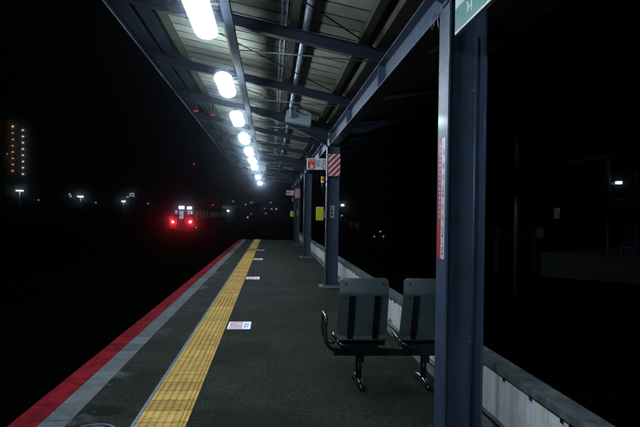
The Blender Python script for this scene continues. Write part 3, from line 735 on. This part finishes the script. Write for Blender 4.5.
# ------------------------------------------------------------------ train with red tail lamps
TY = 80.0
ts = F / TY
tr = thing('commuter_train', 'commuter train seen from behind with two red tail lamps on a far track', 'train', (TX, TY, GZ))
hw = 1.42; z0, z1 = -.35, 2.62
M['cabin_glow'] = glow('lit_cab', (.62, .74, 1), .55, False)
M['headsign_glow'] = glow('lit_headsign', (.85, .9, 1), 5, False)
M['car_glow'] = glow('dim_car_window', (.55, .75, .62), .036, False)
b_ = MB(); b_.prism([(TX - hw, z0), (TX + hw, z0), (TX + hw, z1 - .35), (TX + hw - .2, z1 - .1), (TX + hw - .6, z1 + .05), (TX - hw + .6, z1 + .05), (TX - hw + .2, z1 - .1), (TX - hw, z1 - .35)], 'y', TY, TY + 19.5); b_.build('end_car', 'trainbody', tr)
for k in (1, 2):
    yy = TY + k * 20.2
    b_ = MB(); b_.prism([(TX - hw, z0), (TX + hw, z0), (TX + hw, z1 - .35), (TX + hw - .2, z1 - .1), (TX + hw - .6, z1 + .05), (TX - hw + .6, z1 + .05), (TX - hw + .2, z1 - .1), (TX - hw, z1 - .35)], 'y', yy, yy + 19.5); b_.build('middle_car', 'trainbody', tr)
for (x0, x1, y0_, y1_, mm, nm) in ((178.9, 184.2, 206.3, 208.8, 'headsign_glow', 'destination_sign'), (187.2, 191.8, 206.9, 209.2, 'headsign_glow', 'number_sign'), (175.0, 177.2, 210.3, 213.8, 'cabin_glow', 'cab_window'), (179.4, 183.3, 211, 218.8, 'cabin_glow', 'end_door_window'), (187.6, 192.6, 210.8, 214.2, 'cabin_glow', 'cab_window')):
    A_, B_ = at(x0, y1_, Y=TY - .03), at(x1, y0_, Y=TY - .03)
    m_ = MB(); m_.box(A_.x, B_.x, TY - .03, TY - .005, A_.z, B_.z); f_ = m_.build(nm, mm, tr)
    if nm in ('cab_window', 'end_door_window'):
        m_ = MB(); w = (B_.x - A_.x)
        m_.box(A_.x + w * .36, A_.x + w * .50, TY - .06, TY - .032, A_.z, B_.z); m_.box(A_.x, A_.x + w * .6, TY - .061, TY - .033, A_.z + (B_.z - A_.z) * .35, A_.z + (B_.z - A_.z) * .48); m_.build('window_bar', 'black', f_)
for px_ in (172.8, 190.3):
    v = at(px_, 221.8, Y=TY - .06)
    m_ = MB(); m_.ball(v, .10, 12, (1, .5, 1)); m_.build('tail_lamp', 'tail', tr)
for k in range(3):
    for j in range(4):
        yy = TY + k * 20.2 + 2.2 + j * 4.6
        m_ = MB(); m_.box(TX + hw + .003, TX + hw + .02, yy, yy + 2.0, .95, 1.85); m_.build('side_window', 'car_glow', tr)
for k in range(3):
    for yy in (2.5, 15.5):
        for dy in (0, 2.1):
            Y_ = TY + k * 20.2 + yy + dy; zc = GZ + .385 + .43
            m_ = MB(); m_.tube([(TX - .60, Y_, zc), (TX - .47, Y_, zc), (TX - .469, Y_, zc), (TX + .469, Y_, zc), (TX + .47, Y_, zc), (TX + .60, Y_, zc)], [.43, .43, .08, .08, .43, .43], 16); m_.build('wheelset', 'black', tr)
m_ = MB(); m_.box(TX - 1.1, TX + 1.1, TY + .5, TY + 59, -.62, -.352); m_.build('underframe', 'black', tr)

# ------------------------------------------------------------------ far lights of the town
def gm(name, col, s):
    if name not in M: M[name] = glow(name, col, s, False)
    return name
FARK = 1.0
def post_lamp(px_, py_, Y, base, lb, col='cool_far', wd=1.5, name='yard_lamp'):
    v = at(px_, py_, Y=Y); T_ = thing(name, lb, 'street lamp', (v.x, v.y, GZ), 'far lamps on posts')
    s = Y / F
    m_ = MB(); m_.tube([(v.x, v.y + .1, GZ), (v.x, v.y + .1, v.z + .0)], [.12, .07], 8); m_.build('post', 'galv', T_)
    m_ = MB(); m_.box(v.x - s * wd * 1.5, v.x + s * wd * 1.5, v.y - .2, v.y + .2, v.z + .10 + s * .3, v.z + .2 + s * .3); m_.build('lamp_head', 'galv', T_)
    m_ = MB(); m_.box(v.x - s * wd * 1.3, v.x + s * wd * 1.3, v.y - .16, v.y + .16, v.z + .09 - s * .3, v.z + .09 + s * .3); m_.build('lens', col, T_)
    return T_, v
M['cool_far'] = glow('far_cool_lamp', (.75, .95, .95), 9, True)
M['dim_far'] = glow('far_dim_lamp', (.75, .9, 1), .7, False)
M['warm_far'] = glow('far_warm_lamp', (1, .62, .35), 1.6, False)
M['red_far'] = glow('far_red_lamp', (1, .05, .06), 2.2, False)
M['pale_far'] = glow('far_pale_window', (.55, .65, .6), .5, False)
M['rust_far'] = glow('rust_red_glow', (.9, .13, .04), .018, False)
def tlamp(px_, py_, Y, lb, sc=1.0):
    T_, v = post_lamp(px_, py_, Y, 0, lb, 'cool_far', 2.4 * sc, 'yard_lamp'); return T_
tlamp(19.7, 191.2, 120, 'broad yard lamp on a post, leftmost in the dark yard')
tlamp(80.5, 197, 130, 'broad yard lamp on a post in the middle of the dark yard', .8)
tlamp(123.6, 201.7, 150, 'yard lamp on a post nearest the tail lit train', .55)
dots = [(38.5, 200, 'dim_far', 'small white lamp right of the leftmost yard lamp'), (95.8, 202.5, 'dim_far', 'tiny white lamp right of the middle yard lamp'), (148, 203.5, 'dim_far', 'small white lamp left of the train and above it'),
        (212.8, 204.9, 'red_far', 'lone red lamp on a post right of the train'), (233, 201.3, 'dim_far', 'pale lamp high between the train and the platform end'), (245.5, 204.3, 'dim_far', 'pale lamp above the platform end, left of its pair'), (251.2, 202.5, 'dim_far', 'pale lamp above the platform end, right of its pair'),
        (270.8, 202.6, 'dim_far', 'white lamp beyond the platform end by the far column'), (271.6, 209, 'dim_far', 'bluish low lamp beside the orange one by the far column'), (276.3, 209, 'warm_far', 'orange lamp low beyond the platform end'), (265.8, 213.4, 'red_far', 'red signal lamp low beyond the platform end'),
        (7.2, 154, 'dim_far', 'tiny bluish lamp left of the apartment tower'), (193.8, 164, 'red_far', 'tiny red warning light high over the train'), (196.2, 227.5, 'dim_far', 'tiny lamp at ground level by the train'), (380.3, 231.5, 'dim_far', 'topmost of three faint lamps in the dark behind the bench'), (374.3, 236.4, 'dim_far', 'left one of three faint lamps in the dark behind the bench'), (383.4, 236.4, 'dim_far', 'right one of three faint lamps in the dark behind the bench'), (251, 213.9, 'pale_far', 'very faint lamp just above the platform end'), (247.7, 217.2, 'warm_far', 'faint yellowish lamp low beyond the platform end'), (217, 207.5, 'pale_far', 'faint lamp over the train roof, left of three'), (223.4, 207.5, 'pale_far', 'faint lamp over the far train cars, right of three'), (264.4, 208.4, 'pale_far', 'faint bluish lamp left of the orange lamp')]
for i, (x_, y_, c_, lb) in enumerate(dots):
    Y = 150 + (i * 37) % 60; v = at(x_, y_, Y=Y); s = Y / F
    if v.z < GZ + .8: Y = 70.0; v = at(x_, y_, Y=Y); s = Y / F
    T_ = thing('far_lamp', lb, 'lamp', (v.x, v.y, GZ), 'small far lamps in the dark')
    m_ = MB(); m_.ball(v, s * .62, 8, (1.15, .5, .75)); m_.build('lens', c_, T_)
    m_ = MB(); m_.tube([(v.x, v.y + .3, GZ), (v.x, v.y + .3, v.z)], .06, 6); m_.build('post', 'galv', T_)
# curved street lamp right of the second column
v = at(343.2, 205.2, Y=62); sl = thing('street_lamp', 'white street lamp on a curved pole just right of the second column', 'street lamp', (v.x + .35, v.y, GZ))
m_ = MB(); m_.tube([(v.x + .28, v.y, GZ), (v.x + .28, v.y, v.z - .7), (v.x + .24, v.y, v.z - .25), (v.x + .12, v.y, v.z - .02), (v.x - .05, v.y, v.z + .06)], .05, 8); m_.build('pole', 'galv', sl)
m_ = MB(); m_.ball((v.x - .06, v.y, v.z + .0), .12, 10, (1.3, 1, .6)); m_.build('lamp_head', M.setdefault('street_glow', glow('street_glow', (.8, .9, 1), 9, True)), sl)
# apartment tower with two columns of corridor lights
TWY = 330
tA, tB = at(6, 118, Y=TWY), at(29, 200, Y=TWY)
tw_ = thing('apartment_tower', 'tall dark apartment tower with two vertical rows of corridor lights', 'building', ((tA.x + tB.x) / 2, TWY, GZ))
m_ = MB(); m_.box(tA.x, tB.x, TWY + .6, TWY + 14, GZ, tA.z); m_.build('tower_wall', 'building', tw_)
m_ = MB(); m_.box(tA.x + 1, tA.x + 4.5, TWY + 4, TWY + 9, tA.z, tA.z + 2.6); m_.build('roof_house', 'building', tw_)
for k in range(8):
    for (x_, ya_, yb2, c_) in ((12.6, 126.4, 170.6, gm('tower_warm', (1, .60, .36), 3.5)), (22.8, 130.2, 174.0, gm('tower_pale', (.95, .88, .8), 2.4))):
        v = at(x_, ya_ + (yb2 - ya_) * k / 7, Y=TWY)
        m_ = MB(); m_.box(v.x - .36, v.x + .36, v.y, v.y + .3, v.z - .28, v.z + .3); m_.build('corridor_light', c_, tw_)
for k in range(9):
    z = at(12, 129.5 + k * 6.3, Y=TWY).z - .0
    m_ = MB(); m_.box(tA.x - .1, tB.x + .1, TWY - .9, TWY + .59, z - 1.6, z - 1.35); m_.build('gallery_slab', 'building', tw_)
# low block with a few lit windows
for (x0, x1, yt, Y, lb, wins, c_) in ((66, 76, 190, 210, 'dark low block with two lit windows beyond the yard lamp', [(69.5, 194.3), (70.5, 196.3)], 'dim_far'),
        (125, 137, 190, 220, 'dark block with a cluster of lit windows left of the train', [(130.5, 193.6), (133, 193.6), (133.2, 195.8), (130.2, 195.6), (127.4, 197)], 'dim_far'),
        (216, 236, 206, 190, 'low dark shed with a bright strip of windows beyond the train', [(226.2, 210.8), (228.2, 210.8), (223.2, 210.4)], 'cool_far'),
        (338, 346, 214, 110, 'small dark hut with two pale windows beside the street lamp', [(342, 215.6), (342, 219.3)], 'pale_far')):
    A_, B_ = at(x0, yt, Y=Y), at(x1, 222, Y=Y); T_ = thing('far_building', lb, 'building', ((A_.x + B_.x) / 2, Y, GZ), 'dark blocks beyond the tracks')
    m_ = MB(); m_.box(A_.x, B_.x, Y + .3, Y + 9, GZ, A_.z); m_.build('wall', 'building', T_)
    m_ = MB(); m_.box(A_.x - .3, B_.x + .3, Y + .0, Y + 9.3, A_.z + .002, A_.z + .35); m_.build('roof', 'building', T_)
    for (wx, wy) in wins:
        v = at(wx, wy, Y=Y); s = Y / F; m_ = MB(); m_.box(v.x - s * .9, v.x + s * .9, Y + .2, Y + .295, v.z - s * .55, v.z + s * .55); m_.build('window', c_, T_)
# rust red shutters, their light put in as glow, right of the second column
A_ = at(346, 217, Y=70); B_ = at(362, 231, Y=70)
T_ = thing('shop_shed', 'dark shed with two dim rust red shutters right of the second column', 'shed', ((A_.x + B_.x) / 2, 70, GZ))
m_ = MB(); m_.box(A_.x, B_.x, 70.1, 75, GZ, A_.z); m_.build('wall', 'building', T_)
for x0, x1, y0_, y1_ in ((348.9, 352.6, 222.5, 227.2), (355, 359, 223.2, 228.6)):
    a_, b2 = at(x0, y1_, Y=70), at(x1, y0_, Y=70); m_ = MB(); m_.box(a_.x, b2.x, 70.0, 70.09, a_.z, b2.z); m_.build('shutter', 'rust_far', T_)

# ------------------------------------------------------------------ the dark side on the right: other platform, posts, railing, signal
c0 = at(541, 252, z=.02); c1 = at(662, 258.5, z=.02)
d = (c1 - c0); d.z = 0; L_ = d.length; d.normalize(); nrm = Vector((-d.y, d.x, 0))
if nrm.y < 0: nrm = -nrm
op = thing('opposite_platform', 'dim concrete end of the opposite platform at the right', 'platform', (c0.x, c0.y, GZ)); op['kind'] = 'structure'; del op['category']
mid = (c0 + c1) / 2 + d * 6 + nrm * 4
m_ = MB(); m_.obox((mid.x, mid.y, -.58), d * (L_ / 2 + 6), nrm * 4, (0, 0, .54)); m_.build('platform_body', M.setdefault('dimmed_concrete', surf('dimmed_concrete', (.030, .036, .028), .9, var=.5, scale=2.5, bump=.4, streak=.6)), op)  # old concrete darkened so this platform looks dimly lit
m_ = MB(); m2 = (c0 + c1) / 2 + d * 6 + nrm * 3.95; m_.obox((m2.x, m2.y, -.015), d * (L_ / 2 + 6.05), nrm * 4, (0, 0, .022)); m_.build('platform_edge', 'conc_dark', op)
def vpost(px_, yt, Y, zb_, r, mm, name, lb, cat):
    v = at(px_, yt, Y=Y); m_ = MB(); m_.tube([(v.x, v.y, zb_), (v.x, v.y, v.z)], r, 12); return tag(m_.build(name, mm), lb, cat)
vpost(518.5, 120, 22, GZ, .09, 'mesh_metal', 'line_pole', 'dim green pole rising behind the blue railing', 'pole')
YS = c0.y - .0
Yp = 27.5
sh = thing('opposite_shelter', 'dim shelter frame with a white lamp on the opposite platform', 'shelter', (at(610, 250, Y=Yp).x, Yp, 0))
for px_, yt, mm, w in ((609.5, 160, 'mesh_metal', .05), (638.5, 172, 'bluerail', .10)):
    v = at(px_, yt, Y=Yp); m_ = MB(); m_.box(v.x - w, v.x + w, Yp - .07, Yp + .07, .012, v.z); m_.build('post', mm, sh)
v = at(607, 184, Y=Yp); v2 = at(672, 184, Y=Yp)
m_ = MB(); m_.box(v.x, v2.x, Yp - .28, Yp - .10, v.z - .04, v.z + .06); m_.build('cross_beam', 'bluerail', sh)
v = at(619.8, 182.6, Y=Yp - .5); m_ = MB(); m_.box(v.x - .11, v.x + .11, Yp - .5, Yp - .34, v.z - .055, v.z + .055); m_.build('lamp', M.setdefault('shelter_glow', glow('shelter_glow', (.55, .75, 1), 2.2, True)), sh)
v = at(640, 180, Y=Yp); m_ = MB(); m_.box(at(606, 170, Y=Yp).x, v.x + 3, Yp - .2, Yp + 4, at(606, 172, Y=Yp).z + .6, at(606, 172, Y=Yp).z + .75); m_.build('shelter_roof', 'steel_dark', sh)
# wire mesh fence bay
fn = thing('mesh_fence', 'fine wire mesh fence between the shelter posts', 'fence', (at(625, 250, Y=Yp).x, Yp, 0))
xa, xb = at(611, 250, Y=Yp).x, at(652, 250, Y=Yp).x; zt = at(620, 199, Y=Yp).z
m_ = MB()
n = 26
for k in range(n):
    x = xa + (xb - xa) * k / n
    m_.tube([(x, Yp + .02, .02), (min(xb, x + 1.1), Yp + .02, min(zt, .02 + (min(xb, x + 1.1) - x) * 1.9))], .004, 4)
    m_.tube([(x, Yp + .03, zt), (min(xb, x + 1.1), Yp + .03, max(.02, zt - (min(xb, x + 1.1) - x) * 1.9))], .004, 4)
m_.build('wire_mesh', 'galv', fn)
m_ = MB(); m_.tube([(xa, Yp + .02, zt), (xb, Yp + .02, zt)], .02, 6); m_.build('top_bar', 'galv', fn)
# handrails on the opposite platform
hr = thing('handrail', 'low thin metal handrail at the foot of the mesh fence', 'handrail', (at(630, 250, Y=26.6).x, 26.6, 0))
m_ = MB(); a_ = at(621, 247, Y=26.6); b2 = at(650, 247, Y=26.6)
for x in (a_.x, a_.x + .5, b2.x): m_.tube([(x, 26.6, .01), (x, 26.6, a_.z)], .012, 6)
m_.tube([(a_.x, 26.6, a_.z), (b2.x, 26.6, a_.z - .02)], .012, 6); m_.build('rails', 'galv', hr)
# blue railing with sign board
Yr = 34
rl = thing('blue_railing', 'dim blue railing with white board beyond the right track', 'railing', (at(515, 240, Y=Yr).x, Yr, GZ))
m_ = MB(); xa, xb = at(478, 230, Y=Yr).x, at(545, 230, Y=Yr).x
for py_ in (229, 233, 236.5): z = at(510, py_, Y=Yr).z; m_.box(xa, xb, Yr, Yr + .04, z - .035, z + .035)
m_.build('rail_bars', 'bluerail', rl)
for px_ in (497.5, 516, 536):
    v = at(px_, 227.5, Y=Yr); m_ = MB(); m_.box(v.x - .09, v.x + .09, Yr + .045, Yr + .12, GZ, v.z); m_.build('post', 'bluerail', rl)
a_, b2 = at(537, 237, Y=Yr - .05), at(543.5, 227, Y=Yr - .05); m_ = MB(); m_.box(a_.x, b2.x, Yr - .08, Yr - .05, a_.z, b2.z); m_.build('board', 'conc', rl)
for px_, lb in ((497.3, 'left one of two red dots on the blue railing'), (513.5, 'right one of two red dots on the blue railing')):
    v = at(px_, 229.4, Y=Yr - .1); m_ = MB(); m_.ball(v, .03, 8); m_.build('reflector_glow', 'rust_far', rl)  # red dots glow by themselves in place of returned light
# signal box with red light
v = at(557.5, 213, Y=40); sgl = thing('track_signal', 'small grey signal box with a red light in the dark at the right', 'signal', (v.x, 40, GZ))
m_ = MB(); m_.box(v.x - .15, v.x + .15, 40, 40.2, v.z - .34, v.z + .32, bev=.02); m_.build('signal_head', M.setdefault('signal_face', glow('signal_box_glow', (.5, .62, .5), .022, False)), sgl)  # grey box given a faint glow so it shows in the dark
m_ = MB(); m_.ball((v.x + .09, 39.99, v.z + .22), .045, 10, (1, .5, 1)); m_.build('red_lens', 'redlens', sgl)
m_ = MB(); m_.tube([(v.x, 40.1, GZ), (v.x, 40.1, v.z - .34)], .05, 8); m_.build('signal_post', 'steel_dark', sgl)

# ------------------------------------------------------------------ thin haze added to stand in for lamp bloom
m, ns, ls, b = mat('bloom_haze'); ns.remove(b)
pv = ns.new('ShaderNodeVolumePrincipled'); pv.inputs['Density'].default_value = .0038; pv.inputs['Color'].default_value = (.72, .85, 1, 1); pv.inputs['Anisotropy'].default_value = .993
ls.new(pv.outputs[0], ns['Material Output'].inputs['Volume'])
hz = MB(); hz.box(-920, 920, -80, 1520, GZ - 1.8, 75); o = hz.build('haze', m); o['kind'] = 'stuff'
